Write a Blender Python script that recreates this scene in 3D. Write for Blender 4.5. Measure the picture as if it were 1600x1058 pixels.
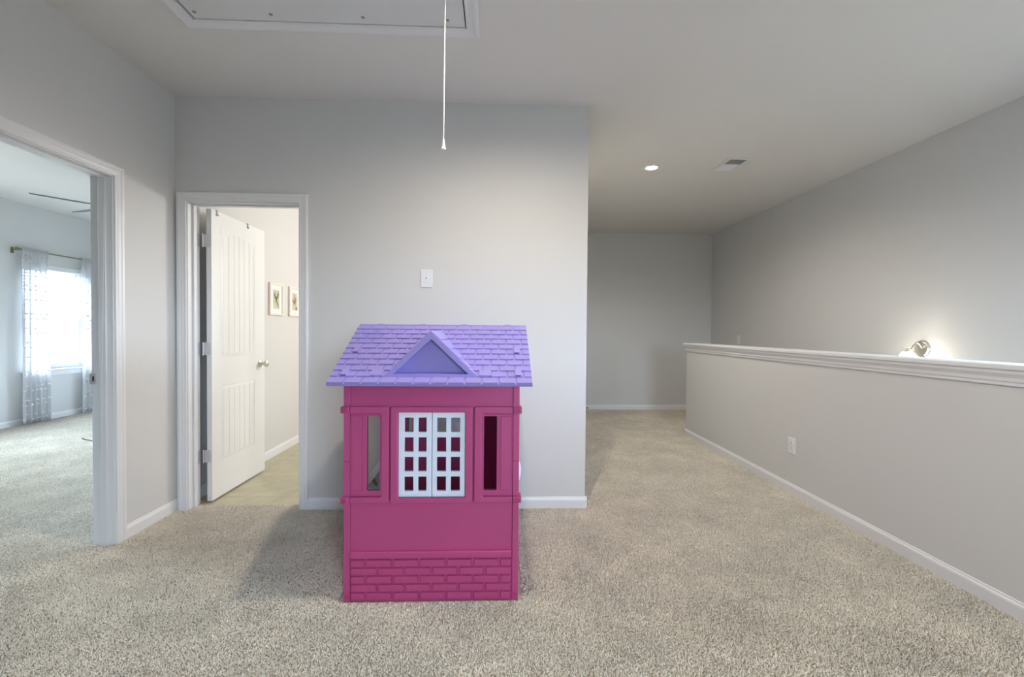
import bpy, bmesh, math, random
from math import sin, cos, pi, radians, sqrt
from mathutils import Vector, Matrix
random.seed(7)
for o in list(bpy.data.objects): bpy.data.objects.remove(o, do_unlink=True)
SC = bpy.context.scene
COL = SC.collection
H = 2.74

# ---------------------------------------------------------------- camera
YAW, PITCH, ROLL, CAMZ = 0.0357, -0.0179, 0.0083, 1.217
fw = Vector((sin(YAW)*cos(PITCH), cos(YAW)*cos(PITCH), sin(PITCH)))
r0 = Vector((cos(YAW), -sin(YAW), 0)); u0 = r0.cross(fw)
rt = r0*cos(ROLL)+u0*sin(ROLL); up = u0*cos(ROLL)-r0*sin(ROLL)
cd = bpy.data.cameras.new('camera'); cam = bpy.data.objects.new('camera', cd); COL.objects.link(cam)
cam.matrix_world = Matrix(((rt.x, up.x, -fw.x, 0), (rt.y, up.y, -fw.y, 0), (rt.z, up.z, -fw.z, CAMZ), (0, 0, 0, 1)))
cd.sensor_width = 36; cd.lens = 690/1600*36; cd.clip_start = 0.05
SC.camera = cam

# ---------------------------------------------------------------- world, light, exposure
W = bpy.data.worlds.new('sky'); SC.world = W; W.use_nodes = True
bg = W.node_tree.nodes['Background']; bg.inputs[1].default_value = 25.0
_g = W.node_tree.nodes.new('ShaderNodeTexCoord'); _s = W.node_tree.nodes.new('ShaderNodeSeparateXYZ'); _r = W.node_tree.nodes.new('ShaderNodeValToRGB')
_r.color_ramp.elements[0].position = 0.49; _r.color_ramp.elements[0].color = (0.085, 0.09, 0.085, 1)      # bright ground below the horizon
_r.color_ramp.elements[1].position = 0.53; _r.color_ramp.elements[1].color = (0.62, 0.80, 1.0, 1)       # overcast sky
_m = W.node_tree.nodes.new('ShaderNodeMapRange'); _m.inputs[1].default_value = -1; _m.inputs[2].default_value = 1
W.node_tree.links.new(_g.outputs['Generated'], _s.inputs[0]); W.node_tree.links.new(_s.outputs[2], _m.inputs[0])
W.node_tree.links.new(_m.outputs[0], _r.inputs[0]); W.node_tree.links.new(_r.outputs[0], bg.inputs[0])
SC.view_settings.view_transform = 'Standard'; SC.view_settings.look = 'None'
SC.view_settings.exposure = 0.42; SC.view_settings.gamma = 1.0; SC.view_settings.use_curve_mapping = False

def spot(name, loc, power, color, size_deg, blend, radius=0.05):
    l = bpy.data.lights.new(name, 'SPOT'); l.energy = power; l.color = color
    l.spot_size = radians(size_deg); l.spot_blend = blend; l.shadow_soft_size = radius
    o = bpy.data.objects.new(name, l); COL.objects.link(o); o.location = loc; return o
def point(name, loc, power, color, radius=0.05):
    l = bpy.data.lights.new(name, 'POINT'); l.energy = power; l.color = color; l.shadow_soft_size = radius
    o = bpy.data.objects.new(name, l); COL.objects.link(o); o.location = loc; return o
def portal(name, loc, rot, sx, sy):
    l = bpy.data.lights.new(name, 'AREA'); l.shape = 'RECTANGLE'; l.size = sx; l.size_y = sy
    l.cycles.is_portal = True
    o = bpy.data.objects.new(name, l); COL.objects.link(o); o.location = loc; o.rotation_euler = rot; return o
WARM = (1.0, 0.90, 0.76)
spot('can_lamp', (0.10, 1.70, 2.72), 76, WARM, 171, 0.7)
spot('can_lamp', (1.43, 4.08, 2.72), 58, WARM, 168, 0.6)
point('sconce_lamp', (3.18, 3.305, 1.02), 29, (1.0, 0.90, 0.76), 0.03)
point('bathroom_lamp', (0.0, 4.9, 1.85), 55, (1.0, 0.97, 0.93), 0.2)
# windows: name, wall axis ('x' or 'y'), plane, outward sign, a0, a1, z0, z1
WINS = [('window_1', 'x', -5.85, -1, 5.68, 6.52, 0.66, 2.02),
        ('added_window_2', 'x', -5.85, -1, 2.60, 4.60, 0.55, 2.20),  # unseen window, added to give the bedroom more daylight
        ('added_window_3', 'x', 3.345, 1, 0.50, 2.00, 1.05, 2.10),  # unseen stairwell opening, added to brighten the left wall
        ('added_window_4', 'y', 7.40, 1, -3.70, -2.70, 0.66, 2.02),  # unseen, added as bedroom fill that misses the door jamb
        ('added_window_5', 'y', -2.60, -1, 0.85, 2.05, 0.70, 2.05)]  # unseen rear opening, added as soft frontal fill on the playhouse
for n, ax, p, sg, a0, a1, z0, z1 in WINS:
    if ax == 'x': portal(n+'_portal', (p+sg*0.14, (a0+a1)/2, (z0+z1)/2), (0, sg*pi/2, 0), z1-z0, a1-a0)
    else: portal(n+'_portal', ((a0+a1)/2, p+sg*0.14, (z0+z1)/2), (-sg*pi/2, 0, 0), a1-a0, z1-z0)

# ---------------------------------------------------------------- materials
def newmat(name):
    m = bpy.data.materials.new(name); m.use_nodes = True
    return m, m.node_tree, m.node_tree.nodes['Principled BSDF']
def plain(name, col, rough=0.5, metal=0.0, bump=0.0, bscale=300, spec=None, var=0.0, vscale=4.0):
    m, nt, b = newmat(name)
    b.inputs['Base Color'].default_value = (*col, 1); b.inputs['Roughness'].default_value = rough; b.inputs['Metallic'].default_value = metal
    if spec is not None: b.inputs['Specular IOR Level'].default_value = spec
    tc = nt.nodes.new('ShaderNodeTexCoord')
    n = nt.nodes.new('ShaderNodeTexNoise'); n.inputs['Scale'].default_value = vscale; n.inputs['Detail'].default_value = 3
    nt.links.new(tc.outputs['Object'], n.inputs['Vector'])
    mr = nt.nodes.new('ShaderNodeMapRange'); mr.inputs[3].default_value = max(0, rough-0.05); mr.inputs[4].default_value = min(1, rough+0.05)
    nt.links.new(n.outputs['Fac'], mr.inputs[0]); nt.links.new(mr.outputs[0], b.inputs['Roughness'])
    if var > 0:
        cr = nt.nodes.new('ShaderNodeMixRGB'); cr.inputs[1].default_value = (*[c*(1-var) for c in col], 1); cr.inputs[2].default_value = (*[min(1, c*(1+var)) for c in col], 1)
        nt.links.new(n.outputs['Fac'], cr.inputs[0]); nt.links.new(cr.outputs[0], b.inputs['Base Color'])
    if bump > 0:
        n2 = nt.nodes.new('ShaderNodeTexNoise'); n2.inputs['Scale'].default_value = bscale; n2.inputs['Detail'].default_value = 2
        nt.links.new(tc.outputs['Object'], n2.inputs['Vector'])
        bp = nt.nodes.new('ShaderNodeBump'); bp.inputs['Strength'].default_value = bump; bp.inputs['Distance'].default_value = 0.002
        nt.links.new(n2.outputs['Fac'], bp.inputs['Height']); nt.links.new(bp.outputs[0], b.inputs['Normal'])
    return m
def emit(name, col, s):
    m, nt, b = newmat(name); b.inputs['Base Color'].default_value = (*col, 1)
    b.inputs['Emission Color'].default_value = (*col, 1); b.inputs['Emission Strength'].default_value = s; return m
M_WALL = plain('wall_paint', (0.68, 0.675, 0.665), 0.7, bump=0.08, bscale=220)
M_CEIL = plain('ceiling_paint', (0.78, 0.76, 0.73), 0.85, bump=0.08, bscale=160)
M_TRIM = plain('white_trim_paint', (0.80, 0.80, 0.81), 0.38)
M_DOOR = plain('white_door_paint', (0.82, 0.82, 0.81), 0.42)
M_PLATE = plain('white_plastic_plate', (0.82, 0.83, 0.86), 0.35)
M_PINK = plain('pink_plastic', (0.50, 0.066, 0.205), 0.42, bump=0.10, bscale=700, var=0.06)
M_PURP = plain('lavender_plastic', (0.33, 0.275, 0.65), 0.45, bump=0.10, bscale=700, var=0.05)
M_WPLA = plain('white_toy_plastic', (0.80, 0.83, 0.92), 0.40)
M_NICK = plain('brushed_nickel', (0.68, 0.66, 0.62), 0.36, 1.0)
M_STEEL = plain('hinge_steel', (0.66, 0.66, 0.68), 0.42, 0.6)
M_DARK = plain('dark_void', (0.02, 0.02, 0.022), 0.8)
M_GREY = plain('grey_vent_paint', (0.30, 0.30, 0.29), 0.6)
M_BRASS = plain('aged_brass', (0.30, 0.27, 0.17), 0.4, 0.8)
M_FAN = plain('grey_fan_blade', (0.16, 0.17, 0.19), 0.5)
M_HATCH = plain('hatch_board_paint', (0.74, 0.75, 0.75), 0.6, var=0.04)
M_CORD = plain('white_cord', (0.85, 0.85, 0.85), 0.7)
M_FRAME = plain('pale_wood_frame', (0.84, 0.73, 0.65), 0.5, var=0.08, vscale=20)
M_MATW = plain('white_mat_board', (0.88, 0.87, 0.86), 0.8)
M_TEAL = plain('pale_teal_fabric', (0.36, 0.50, 0.52), 0.8, var=0.12, vscale=18)
M_WHFAB = plain('white_fabric_edge', (0.75, 0.76, 0.77), 0.8)
M_LEAF = plain('brown_leaf_print', (0.22, 0.15, 0.06), 0.8)
M_LENS = emit('lamp_lens', (1.0, 0.95, 0.85), 14)
def shade_mat():
    m = bpy.data.materials.new('lit_glass_shade'); m.use_nodes = True; nt = m.node_tree; nt.nodes.clear(); L = nt.links
    o = nt.nodes.new('ShaderNodeOutputMaterial'); t = nt.nodes.new('ShaderNodeBsdfTranslucent'); t.inputs[0].default_value = (0.95, 0.93, 0.88, 1)
    e = nt.nodes.new('ShaderNodeEmission'); e.inputs[0].default_value = (1.0, 0.96, 0.88, 1); e.inputs[1].default_value = 2.5
    a = nt.nodes.new('ShaderNodeAddShader'); L.new(t.outputs[0], a.inputs[0]); L.new(e.outputs[0], a.inputs[1]); L.new(a.outputs[0], o.inputs[0]); return m
M_SHADE = shade_mat()
M_CABLE = plain('black_rubber', (0.015, 0.015, 0.015), 0.5)
M_CLIP = plain('grey_metal_hook', (0.30, 0.30, 0.30), 0.4, 0.7)
M_TUFT = plain('white_cotton_tuft', (0.78, 0.77, 0.78), 0.95)

def carpet_mat(pile=False):
    m, nt, b = newmat('beige_carpet_pile' if pile else 'beige_carpet'); L = nt.links
    tc = nt.nodes.new('ShaderNodeNewGeometry'); oi = nt.nodes.new('ShaderNodeObjectInfo')
    def noise(s, d=3, r=0.6):
        n = nt.nodes.new('ShaderNodeTexNoise'); n.inputs['Scale'].default_value = s; n.inputs['Detail'].default_value = d; n.inputs['Roughness'].default_value = r
        L.new(tc.outputs['Position'], n.inputs['Vector']); return n
    nf = noise(125, 4, 0.75); nm = noise(22, 2); nl = noise(3.0, 5, 0.65)
    ramp = nt.nodes.new('ShaderNodeValToRGB'); e = ramp.color_ramp.elements
    e[0].position = 0.34; e[0].color = (0.76, 0.675, 0.55, 1) if pile else (0.42, 0.37, 0.29, 1); e[1].position = 0.60; e[1].color = (0.97, 0.90, 0.78, 1) if pile else (0.62, 0.56, 0.46, 1)
    mx = nt.nodes.new('ShaderNodeMath'); mx.operation = 'MULTIPLY_ADD'; L.new(nm.outputs['Fac'], mx.inputs[0]); mx.inputs[1].default_value = 0.25
    ad = nt.nodes.new('ShaderNodeMath'); ad.operation = 'MULTIPLY'; L.new(nf.outputs['Fac'], ad.inputs[0]); ad.inputs[1].default_value = 0.75
    L.new(ad.outputs[0], mx.inputs[2]); L.new(mx.outputs[0], ramp.inputs[0])
    mr = nt.nodes.new('ShaderNodeMapRange'); mr.inputs[1].default_value = 0.3; mr.inputs[2].default_value = 0.7; mr.inputs[3].default_value = 0.80; mr.inputs[4].default_value = 1.06
    L.new(nl.outputs['Fac'], mr.inputs[0])
    mu = nt.nodes.new('ShaderNodeMixRGB'); mu.blend_type = 'MULTIPLY'; mu.inputs[0].default_value = 1
    L.new(ramp.outputs[0], mu.inputs[1]); L.new(mr.outputs[0], mu.inputs[2]); L.new(mu.outputs[0], b.inputs['Base Color'])
    if pile:
        mq = nt.nodes.new('ShaderNodeMapRange'); mq.inputs[3].default_value = 0.86; mq.inputs[4].default_value = 1.0; L.new(oi.outputs['Random'], mq.inputs[0])
        m2 = nt.nodes.new('ShaderNodeMixRGB'); m2.blend_type = 'MULTIPLY'; m2.inputs[0].default_value = 1; L.new(mu.outputs[0], m2.inputs[1]); L.new(mq.outputs[0], m2.inputs[2]); L.new(m2.outputs[0], b.inputs['Base Color'])
    b.inputs['Roughness'].default_value = 0.95; b.inputs['Specular IOR Level'].default_value = 0.1
    b.inputs['Sheen Weight'].default_value = 0.15
    if pile: return m
    bp = nt.nodes.new('ShaderNodeBump'); bp.inputs['Strength'].default_value = 0.9; bp.inputs['Distance'].default_value = 0.008
    L.new(mx.outputs[0], bp.inputs['Height']); L.new(bp.outputs[0], b.inputs['Normal'])
    return m
M_CARPET = carpet_mat(); M_PILE = carpet_mat(True)
def tile_mat():
    m, nt, b = newmat('beige_floor_tile'); L = nt.links
    tc = nt.nodes.new('ShaderNodeTexCoord'); n = nt.nodes.new('ShaderNodeTexNoise'); n.inputs['Scale'].default_value = 5; n.inputs['Detail'].default_value = 6; n.inputs['Distortion'].default_value = 1.2
    L.new(tc.outputs['Object'], n.inputs['Vector'])
    r = nt.nodes.new('ShaderNodeValToRGB'); r.color_ramp.elements[0].position = 0.35; r.color_ramp.elements[0].color = (0.44, 0.40, 0.27, 1)
    r.color_ramp.elements[1].position = 0.7; r.color_ramp.elements[1].color = (0.56, 0.52, 0.37, 1)
    L.new(n.outputs['Fac'], r.inputs[0]); L.new(r.outputs[0], b.inputs['Base Color']); b.inputs['Roughness'].default_value = 0.4
    return m
M_TILE = tile_mat()
def glass_mat():
    m = bpy.data.materials.new('window_glass'); m.use_nodes = True; nt = m.node_tree; nt.nodes.clear()
    o = nt.nodes.new('ShaderNodeOutputMaterial'); t = nt.nodes.new('ShaderNodeBsdfTransparent'); g = nt.nodes.new('ShaderNodeBsdfGlossy'); g.inputs['Roughness'].default_value = 0.02
    lw = nt.nodes.new('ShaderNodeLayerWeight'); lw.inputs[0].default_value = 0.5
    pw = nt.nodes.new('ShaderNodeMath'); pw.operation = 'POWER'; pw.inputs[1].default_value = 5.0; nt.links.new(lw.outputs['Facing'], pw.inputs[0])
    f = nt.nodes.new('ShaderNodeMath'); f.operation = 'MULTIPLY_ADD'; f.inputs[1].default_value = 0.9; f.inputs[2].default_value = 0.03; nt.links.new(pw.outputs[0], f.inputs[0])
    x = nt.nodes.new('ShaderNodeMixShader')
    nt.links.new(f.outputs[0], x.inputs[0]); nt.links.new(t.outputs[0], x.inputs[1]); nt.links.new(g.outputs[0], x.inputs[2]); nt.links.new(x.outputs[0], o.inputs[0])
    return m
M_GLASS = glass_mat()
def sheer_mat(name, col, alpha):
    m = bpy.data.materials.new(name); m.use_nodes = True; nt = m.node_tree; nt.nodes.clear(); L = nt.links
    o = nt.nodes.new('ShaderNodeOutputMaterial'); t = nt.nodes.new('ShaderNodeBsdfTransparent'); d = nt.nodes.new('ShaderNodeBsdfDiffuse'); tl = nt.nodes.new('ShaderNodeBsdfTranslucent')
    d.inputs[0].default_value = (*col, 1); tl.inputs[0].default_value = (*col, 1)
    a = nt.nodes.new('ShaderNodeMixShader'); a.inputs[0].default_value = 0.5; L.new(d.outputs[0], a.inputs[1]); L.new(tl.outputs[0], a.inputs[2])
    x = nt.nodes.new('ShaderNodeMixShader'); x.inputs[0].default_value = alpha; L.new(t.outputs[0], x.inputs[1]); L.new(a.outputs[0], x.inputs[2]); L.new(x.outputs[0], o.inputs[0])
    return m
M_SHEER = sheer_mat('sheer_voile', (0.86, 0.86, 0.87), 0.64)
M_SLAT = sheer_mat('translucent_white_slat', (0.85, 0.86, 0.87), 0.92)
def print_mat(name, seed):
    m, nt, b = newmat(name); L = nt.links
    tc = nt.nodes.new('ShaderNodeTexCoord'); n = nt.nodes.new('ShaderNodeTexNoise'); n.inputs['Scale'].default_value = 22; n.inputs['Detail'].default_value = 4
    mp = nt.nodes.new('ShaderNodeMapping'); mp.inputs['Location'].default_value = (seed, seed*2, 0); L.new(tc.outputs['Object'], mp.inputs[0]); L.new(mp.outputs[0], n.inputs['Vector'])
    r = nt.nodes.new('ShaderNodeValToRGB'); r.color_ramp.elements[0].position = 0.35; r.color_ramp.elements[0].color = (0.42, 0.42, 0.30, 1)
    r.color_ramp.elements[1].position = 0.6; r.color_ramp.elements[1].color = (0.60, 0.60, 0.46, 1)
    L.new(n.outputs['Fac'], r.inputs[0]); L.new(r.outputs[0], b.inputs['Base Color']); b.inputs['Roughness'].default_value = 0.7
    return m
M_PRINT = print_mat('botanical_print', 3.0)
M_BIRD = plain('brown_bird_ink', (0.14, 0.10, 0.06), 0.8)
M_BIRD2 = plain('russet_bird_ink', (0.34, 0.16, 0.07), 0.8)

# ---------------------------------------------------------------- mesh helpers
WLOC = {}
def mk(name, bm, mat, parent=None, bevel=0.0, seg=2, smooth=False, loc=None, ang=30):
    bmesh.ops.remove_doubles(bm, verts=bm.verts, dist=1e-6)
    bmesh.ops.recalc_face_normals(bm, faces=bm.faces)
    xs = [v.co for v in bm.verts]
    if loc is None:
        c = Vector(((min(v.x for v in xs)+max(v.x for v in xs))/2, (min(v.y for v in xs)+max(v.y for v in xs))/2, min(v.z for v in xs)))
    else: c = Vector(loc)
    bmesh.ops.translate(bm, verts=bm.verts, vec=-c)
    me = bpy.data.meshes.new(name); bm.to_mesh(me); bm.free(); me.materials.append(mat)
    if smooth:
        for p in me.polygons: p.use_smooth = True
        try: me.set_sharp_from_angle(angle=radians(40))
        except Exception: pass
    o = bpy.data.objects.new(name, me); COL.objects.link(o)
    place(o, c, parent)
    if bevel > 0:
        b = o.modifiers.new('bevel', 'BEVEL'); b.width = bevel; b.segments = seg; b.limit_method = 'ANGLE'; b.angle_limit = radians(ang); b.harden_normals = False
    return o
def place(o, w, parent):
    w = Vector(w); WLOC[o.name] = w
    if parent: o.parent = parent; o.location = w-WLOC[parent.name]
    else: o.location = w
def tag(o, label, cat, group=None):
    o['label'] = label; o['category'] = cat
    if group: o['group'] = group
    return o
def root(name, loc, label=None, cat=None, group=None):
    o = bpy.data.objects.new(name, None); o.empty_display_size = 0.1; COL.objects.link(o); place(o, loc, None)
    if label: tag(o, label, cat, group)
    return o
def struct(o): o['kind'] = 'structure'; return o
def ident(a, b, d): return (a, d, b)
def fmap(axis, plane, sg):
    if axis == 'y': return lambda a, b, d: (a, plane+sg*d, b)     # a = x, b = z
    if axis == 'x': return lambda a, b, d: (plane+sg*d, a, b)     # a = y, b = z
    return lambda a, b, d: (a, b, plane+sg*d)                      # a = x, b = y
def box(bm, x0, x1, y0, y1, z0, z1):
    vs = [bm.verts.new((x, y, z)) for x in (x0, x1) for y in (y0, y1) for z in (z0, z1)]
    for f in ((0, 1, 3, 2), (4, 6, 7, 5), (0, 4, 5, 1), (2, 3, 7, 6), (0, 2, 6, 4), (1, 5, 7, 3)): bm.faces.new([vs[i] for i in f])
def mbox(bm, m, a0, a1, b0, b1, d0, d1):
    vs = [bm.verts.new(m(a, b, d)) for a in (a0, a1) for b in (b0, b1) for d in (d0, d1)]
    for f in ((0, 1, 3, 2), (4, 6, 7, 5), (0, 4, 5, 1), (2, 3, 7, 6), (0, 2, 6, 4), (1, 5, 7, 3)): bm.faces.new([vs[i] for i in f])
def prism(bm, pts, m, d0, d1):
    a = [bm.verts.new(m(p[0], p[1], d0)) for p in pts]; b = [bm.verts.new(m(p[0], p[1], d1)) for p in pts]
    n = len(pts); bm.faces.new(a); bm.faces.new(b[::-1])
    for i in range(n): bm.faces.new((a[i], a[(i+1) % n], b[(i+1) % n], b[i]))
def grid(bm, m, a0, a1, b0, b1, d0, d1, holes=()):
    A = sorted({a0, a1, *[h[0] for h in holes], *[h[1] for h in holes]}); B = sorted({b0, b1, *[h[2] for h in holes], *[h[3] for h in holes]})
    A = [a for a in A if a0-1e-9 <= a <= a1+1e-9]; B = [b for b in B if b0-1e-9 <= b <= b1+1e-9]
    def solid(i, j):
        if i < 0 or j < 0 or i >= len(A)-1 or j >= len(B)-1: return False
        ca, cb = (A[i]+A[i+1])/2, (B[j]+B[j+1])/2
        return not any(h[0] < ca < h[1] and h[2] < cb < h[3] for h in holes)
    V = {}
    def v(i, j, k):
        if (i, j, k) not in V: V[i, j, k] = bm.verts.new(m(A[i], B[j], d1 if k else d0))
        return V[i, j, k]
    for i in range(len(A)-1):
        for j in range(len(B)-1):
            if not solid(i, j): continue
            for k in (0, 1): bm.faces.new((v(i, j, k), v(i+1, j, k), v(i+1, j+1, k), v(i, j+1, k)))
            if not solid(i-1, j): bm.faces.new((v(i, j, 0), v(i, j+1, 0), v(i, j+1, 1), v(i, j, 1)))
            if not solid(i+1, j): bm.faces.new((v(i+1, j, 0), v(i+1, j+1, 0), v(i+1, j+1, 1), v(i+1, j, 1)))
            if not solid(i, j-1): bm.faces.new((v(i, j, 0), v(i+1, j, 0), v(i+1, j, 1), v(i, j, 1)))
            if not solid(i, j+1): bm.faces.new((v(i, j+1, 0), v(i+1, j+1, 0), v(i+1, j+1, 1), v(i, j+1, 1)))
def rrect(a0, a1, b0, b1, r, n=4):
    pts = []
    for cx, cy, s in ((a1-r, b1-r, 0), (a0+r, b1-r, 1), (a0+r, b0+r, 2), (a1-r, b0+r, 3)):
        for k in range(n+1):
            t = s*pi/2+k/n*pi/2; pts.append((cx+r*cos(t), cy+r*sin(t)))
    return pts
def ring(bm, m, outer, inner, d0, d1):
    n = len(outer)
    L = [[bm.verts.new(m(p[0], p[1], d)) for p in lp] for lp in (outer, inner) for d in (d0, d1)]
    for i in range(n):
        j = (i+1) % n
        bm.faces.new((L[0][i], L[0][j], L[1][j], L[1][i])); bm.faces.new((L[2][i], L[2][j], L[3][j], L[3][i]))
        bm.faces.new((L[1][i], L[1][j], L[3][j], L[3][i])); bm.faces.new((L[0][i], L[0][j], L[2][j], L[2][i]))
def lathe(bm, prof, c, axis, n=24):
    axis = Vector(axis).normalized(); t = Vector((0, 0, 1)) if abs(axis.z) < 0.9 else Vector((1, 0, 0))
    e1 = axis.cross(t).normalized(); e2 = axis.cross(e1); c = Vector(c); R = []
    for r, h in prof:
        R.append([bm.verts.new(c+axis*h+(e1*cos(2*pi*k/n)+e2*sin(2*pi*k/n))*max(r, 1e-5)) for k in range(n)])
    for i in range(len(R)-1):
        for k in range(n): bm.faces.new((R[i][k], R[i][(k+1) % n], R[i+1][(k+1) % n], R[i+1][k]))
    bm.faces.new(R[0]); bm.faces.new(R[-1][::-1])
def tube(bm, pts, r, n=8):
    P = [Vector(p) for p in pts]; R = []
    for i, p in enumerate(P):
        d = (P[min(i+1, len(P)-1)]-P[max(i-1, 0)]).normalized(); t = Vector((0, 0, 1)) if abs(d.z) < 0.9 else Vector((1, 0, 0))
        e1 = d.cross(t).normalized(); e2 = d.cross(e1); rr = r[i] if isinstance(r, (list, tuple)) else r
        R.append([bm.verts.new(p+(e1*cos(2*pi*k/n)+e2*sin(2*pi*k/n))*rr) for k in range(n)])
    for i in range(len(R)-1):
        for k in range(n): bm.faces.new((R[i][k], R[i][(k+1) % n], R[i+1][(k+1) % n], R[i+1][k]))
    bm.faces.new(R[0]); bm.faces.new(R[-1][::-1])
def B(): return bmesh.new()
def gobj(name, m, a0, a1, b0, b1, d0, d1, mat, holes=(), parent=None, **k):
    bm = B(); grid(bm, m, a0, a1, b0, b1, d0, d1, holes); return mk(name, bm, mat, parent, **k)

# ---------------------------------------------------------------- room shell
XL, YB, XC, XR, YF, XH = -2.12, 3.0, 0.617, 3.345, 6.77, 2.24
YR, BX, BY1, BATHY = -2.6, -5.85, 7.4, 6.2
def gz(z): return fmap('z', z, 1)
struct(gobj('floor', gz(0), XL-0.07, XC, YR, 3.07, -0.2, 0, M_CARPET))
f2 = struct(gobj('floor_hall', gz(0), XC, 2.30, YR, YF, -0.2, 0, M_CARPET))
f3 = struct(gobj('floor_landing', gz(0), 2.30, XR, 5.10, YF, -0.2, 0, M_CARPET))
f4 = struct(gobj('floor_bedroom', gz(0), BX, XL-0.07, YR, BY1, -0.2, 0, M_CARPET))
for f in (f2, f3, f4): f.data = f.data
fb = struct(gobj('floor_bathroom', gz(-0.006), XL, 0.5, 3.07, BATHY, -0.2, 0, M_GREY))
TS = 0.46
tiles = []
for i in range(-1, 7):
    for j in range(0, 8):
        x0, x1 = XL-0.30+i*TS, XL-0.30+(i+1)*TS-0.0025; y0, y1 = 3.07+(j*TS-0.29), 3.07+(j+1)*TS-0.29-0.0025
        x0, x1, y0, y1 = max(x0, XL), min(x1, 0.497), max(y0, 3.07), min(y1, BATHY)
        if x1-x0 < 0.02 or y1-y0 < 0.02: continue
        bm = B(); box(bm, x0, x1, y0, y1, -0.006, random.uniform(-0.0003, 0.0003)); mk('tile', bm, M_TILE, fb)
hatch = (-1.50, -0.161, 1.66, 2.25)
cans = [(0.10, 1.70), (1.43, 4.08)]
holes = [hatch]+[(x-0.055, x+0.055, y-0.055, y+0.055) for x, y in cans]+[(2.035, 2.20, 3.825, 4.10)]
struct(gobj('ceiling', gz(H), BX-0.14, XR+0.12, YR-0.14, BY1+0.12, 0, 0.14, M_CEIL, holes))
mx_l = fmap('x', XL, -1)
struct(gobj('wall_left', mx_l, YR, BY1, 0, H, 0, 0.11, M_WALL, [(1.682, 2.54, -1, 2.063)]))
my_b = fmap('y', YB, 1)
struct(gobj('wall_back', my_b, XL, XC, 0, H, 0, 0.115, M_WALL, [(-2.058, -1.301, -1, 2.063)]))
mx_h = fmap('x', XC, -1)
struct(gobj('wall_hall', mx_h, YB+0.115, YF, 0, H, 0, 0.115, M_WALL, [(3.42, 4.22, -1, 2.063)]))
struct(gobj('wall_far', fmap('y', YF, 1), XC-0.115, XR, 0, H, 0, 0.12, M_WALL))
struct(gobj('wall_right', fmap('x', XR, 1), YR, YF+0.12, -2.86, H, 0, 0.14, M_WALL, [w[4:8] for w in WINS if w[2] == XR]))
mx_hf = fmap('x', XH, 1)
struct(gobj('wall_half', mx_hf, YR, 5.11, 0, 1.0, 0, 0.12, M_WALL))
struct(gobj('wall_stairwell', mx_hf, YR, 5.11, -2.86, -0.2, 0, 0.12, M_WALL))
wr = [w for w in WINS if w[2] == YR]
struct(gobj('wall_rear', fmap('y', YR, -1), BX-0.14, XR+0.12, -2.86, H, 0, 0.14, M_WALL, [w[4:8] for w in wr]))
struct(gobj('wall_bedroom', fmap('x', BX, -1), YR, BY1, 0, H, 0, 0.14, M_WALL, [w[4:8] for w in WINS if w[2] == BX]))
struct(gobj('wall_bedroom_back', fmap('y', BY1, 1), BX-0.14, XL, 0, H, 0, 0.14, M_WALL, [w[4:8] for w in WINS if w[2] == BY1]))
struct(gobj('wall_bathroom', fmap('y', BATHY, 1), XL, XC-0.115, 0, H, 0, 0.12, M_WALL))
# stairs behind the half wall
st = struct(root('stairs', (2.85, 3.3, -2.86)))
for k in range(14):
    bm = B(); box(bm, 2.36, XR, 5.10-(k+1)*0.26, 5.10-k*0.26, -2.86, -(k+1)*0.19); mk('step', bm, M_CARPET, st)
bm = B(); box(bm, 2.36, XR, YR, 5.10-14*0.26, -2.9, -2.85); struct(mk('floor_stairwell', bm, M_CARPET))

# half wall cap and its mouldings
cap = struct(root('trim_1', (2.30, 1.25, 1.0)))
bm = B(); box(bm, 2.205, 2.395, YR, 5.145, 1.063, 1.088); mk('cap_board', bm, M_TRIM, cap, bevel=0.007, seg=3)
def molding(bm, m, prof, a0, a1):
    prism_pts = prof
    a = [bm.verts.new(m(a0, p[1], p[0])) for p in prof]; b = [bm.verts.new(m(a1, p[1], p[0])) for p in prof]
    n = len(prof); bm.faces.new(a); bm.faces.new(b[::-1])
    for i in range(n): bm.faces.new((a[i], a[(i+1) % n], b[(i+1) % n], b[i]))
CP = [(0, 0.995), (0.009, 0.995), (0.010, 1.008), (0.014, 1.014), (0.016, 1.030), (0.022, 1.042), (0.026, 1.048), (0.026, 1.063), (0, 1.063)]
bm = B(); molding(bm, fmap('x', XH, -1), CP, YR, 5.11+0.02); mk('cap_molding', bm, M_TRIM, cap)
bm = B(); molding(bm, fmap('x', XH+0.12, 1), CP, YR, 5.11+0.02); mk('cap_molding', bm, M_TRIM, cap)
bm = B(); molding(bm, fmap('y', 5.11, 1), CP, XH-0.0, XH+0.12); mk('cap_molding', bm, M_TRIM, cap)

# baseboards
BP = [(0, 0), (0.013, 0), (0.013, 0.058), (0.011, 0.066), (0.007, 0.070), (0.005, 0.078), (0, 0.080)]
def base(side, m, a0, a1):
    bm = B(); molding(bm, m, BP, a0, a1); return struct(mk('baseboard_'+side, bm, M_TRIM))
base('left', fmap('x', XL, 1), 2.586, YB)
base('left_rear', fmap('x', XL, 1), YR, 1.636)
base('back', fmap('y', YB, -1), -1.256, XC+0.013)
base('hall', fmap('x', XC, 1), YB-0.0005, 3.36)
base('hall_far', fmap('x', XC, 1), 4.28, YF-0.0135)
base('far', fmap('y', YF, -1), XC, XR)
base('half', fmap('x', XH, -1), YR, 5.11+0.013)
base('half_end', fmap('y', 5.11, 1), XH, XH+0.12)
base('bedroom', fmap('x', BX, 1), YR, BY1)
base('bathroom', fmap('x', XL, 1), 3.19, BATHY)
base('right', fmap('x', XR, -1), 5.12, YF-0.0135)

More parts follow.
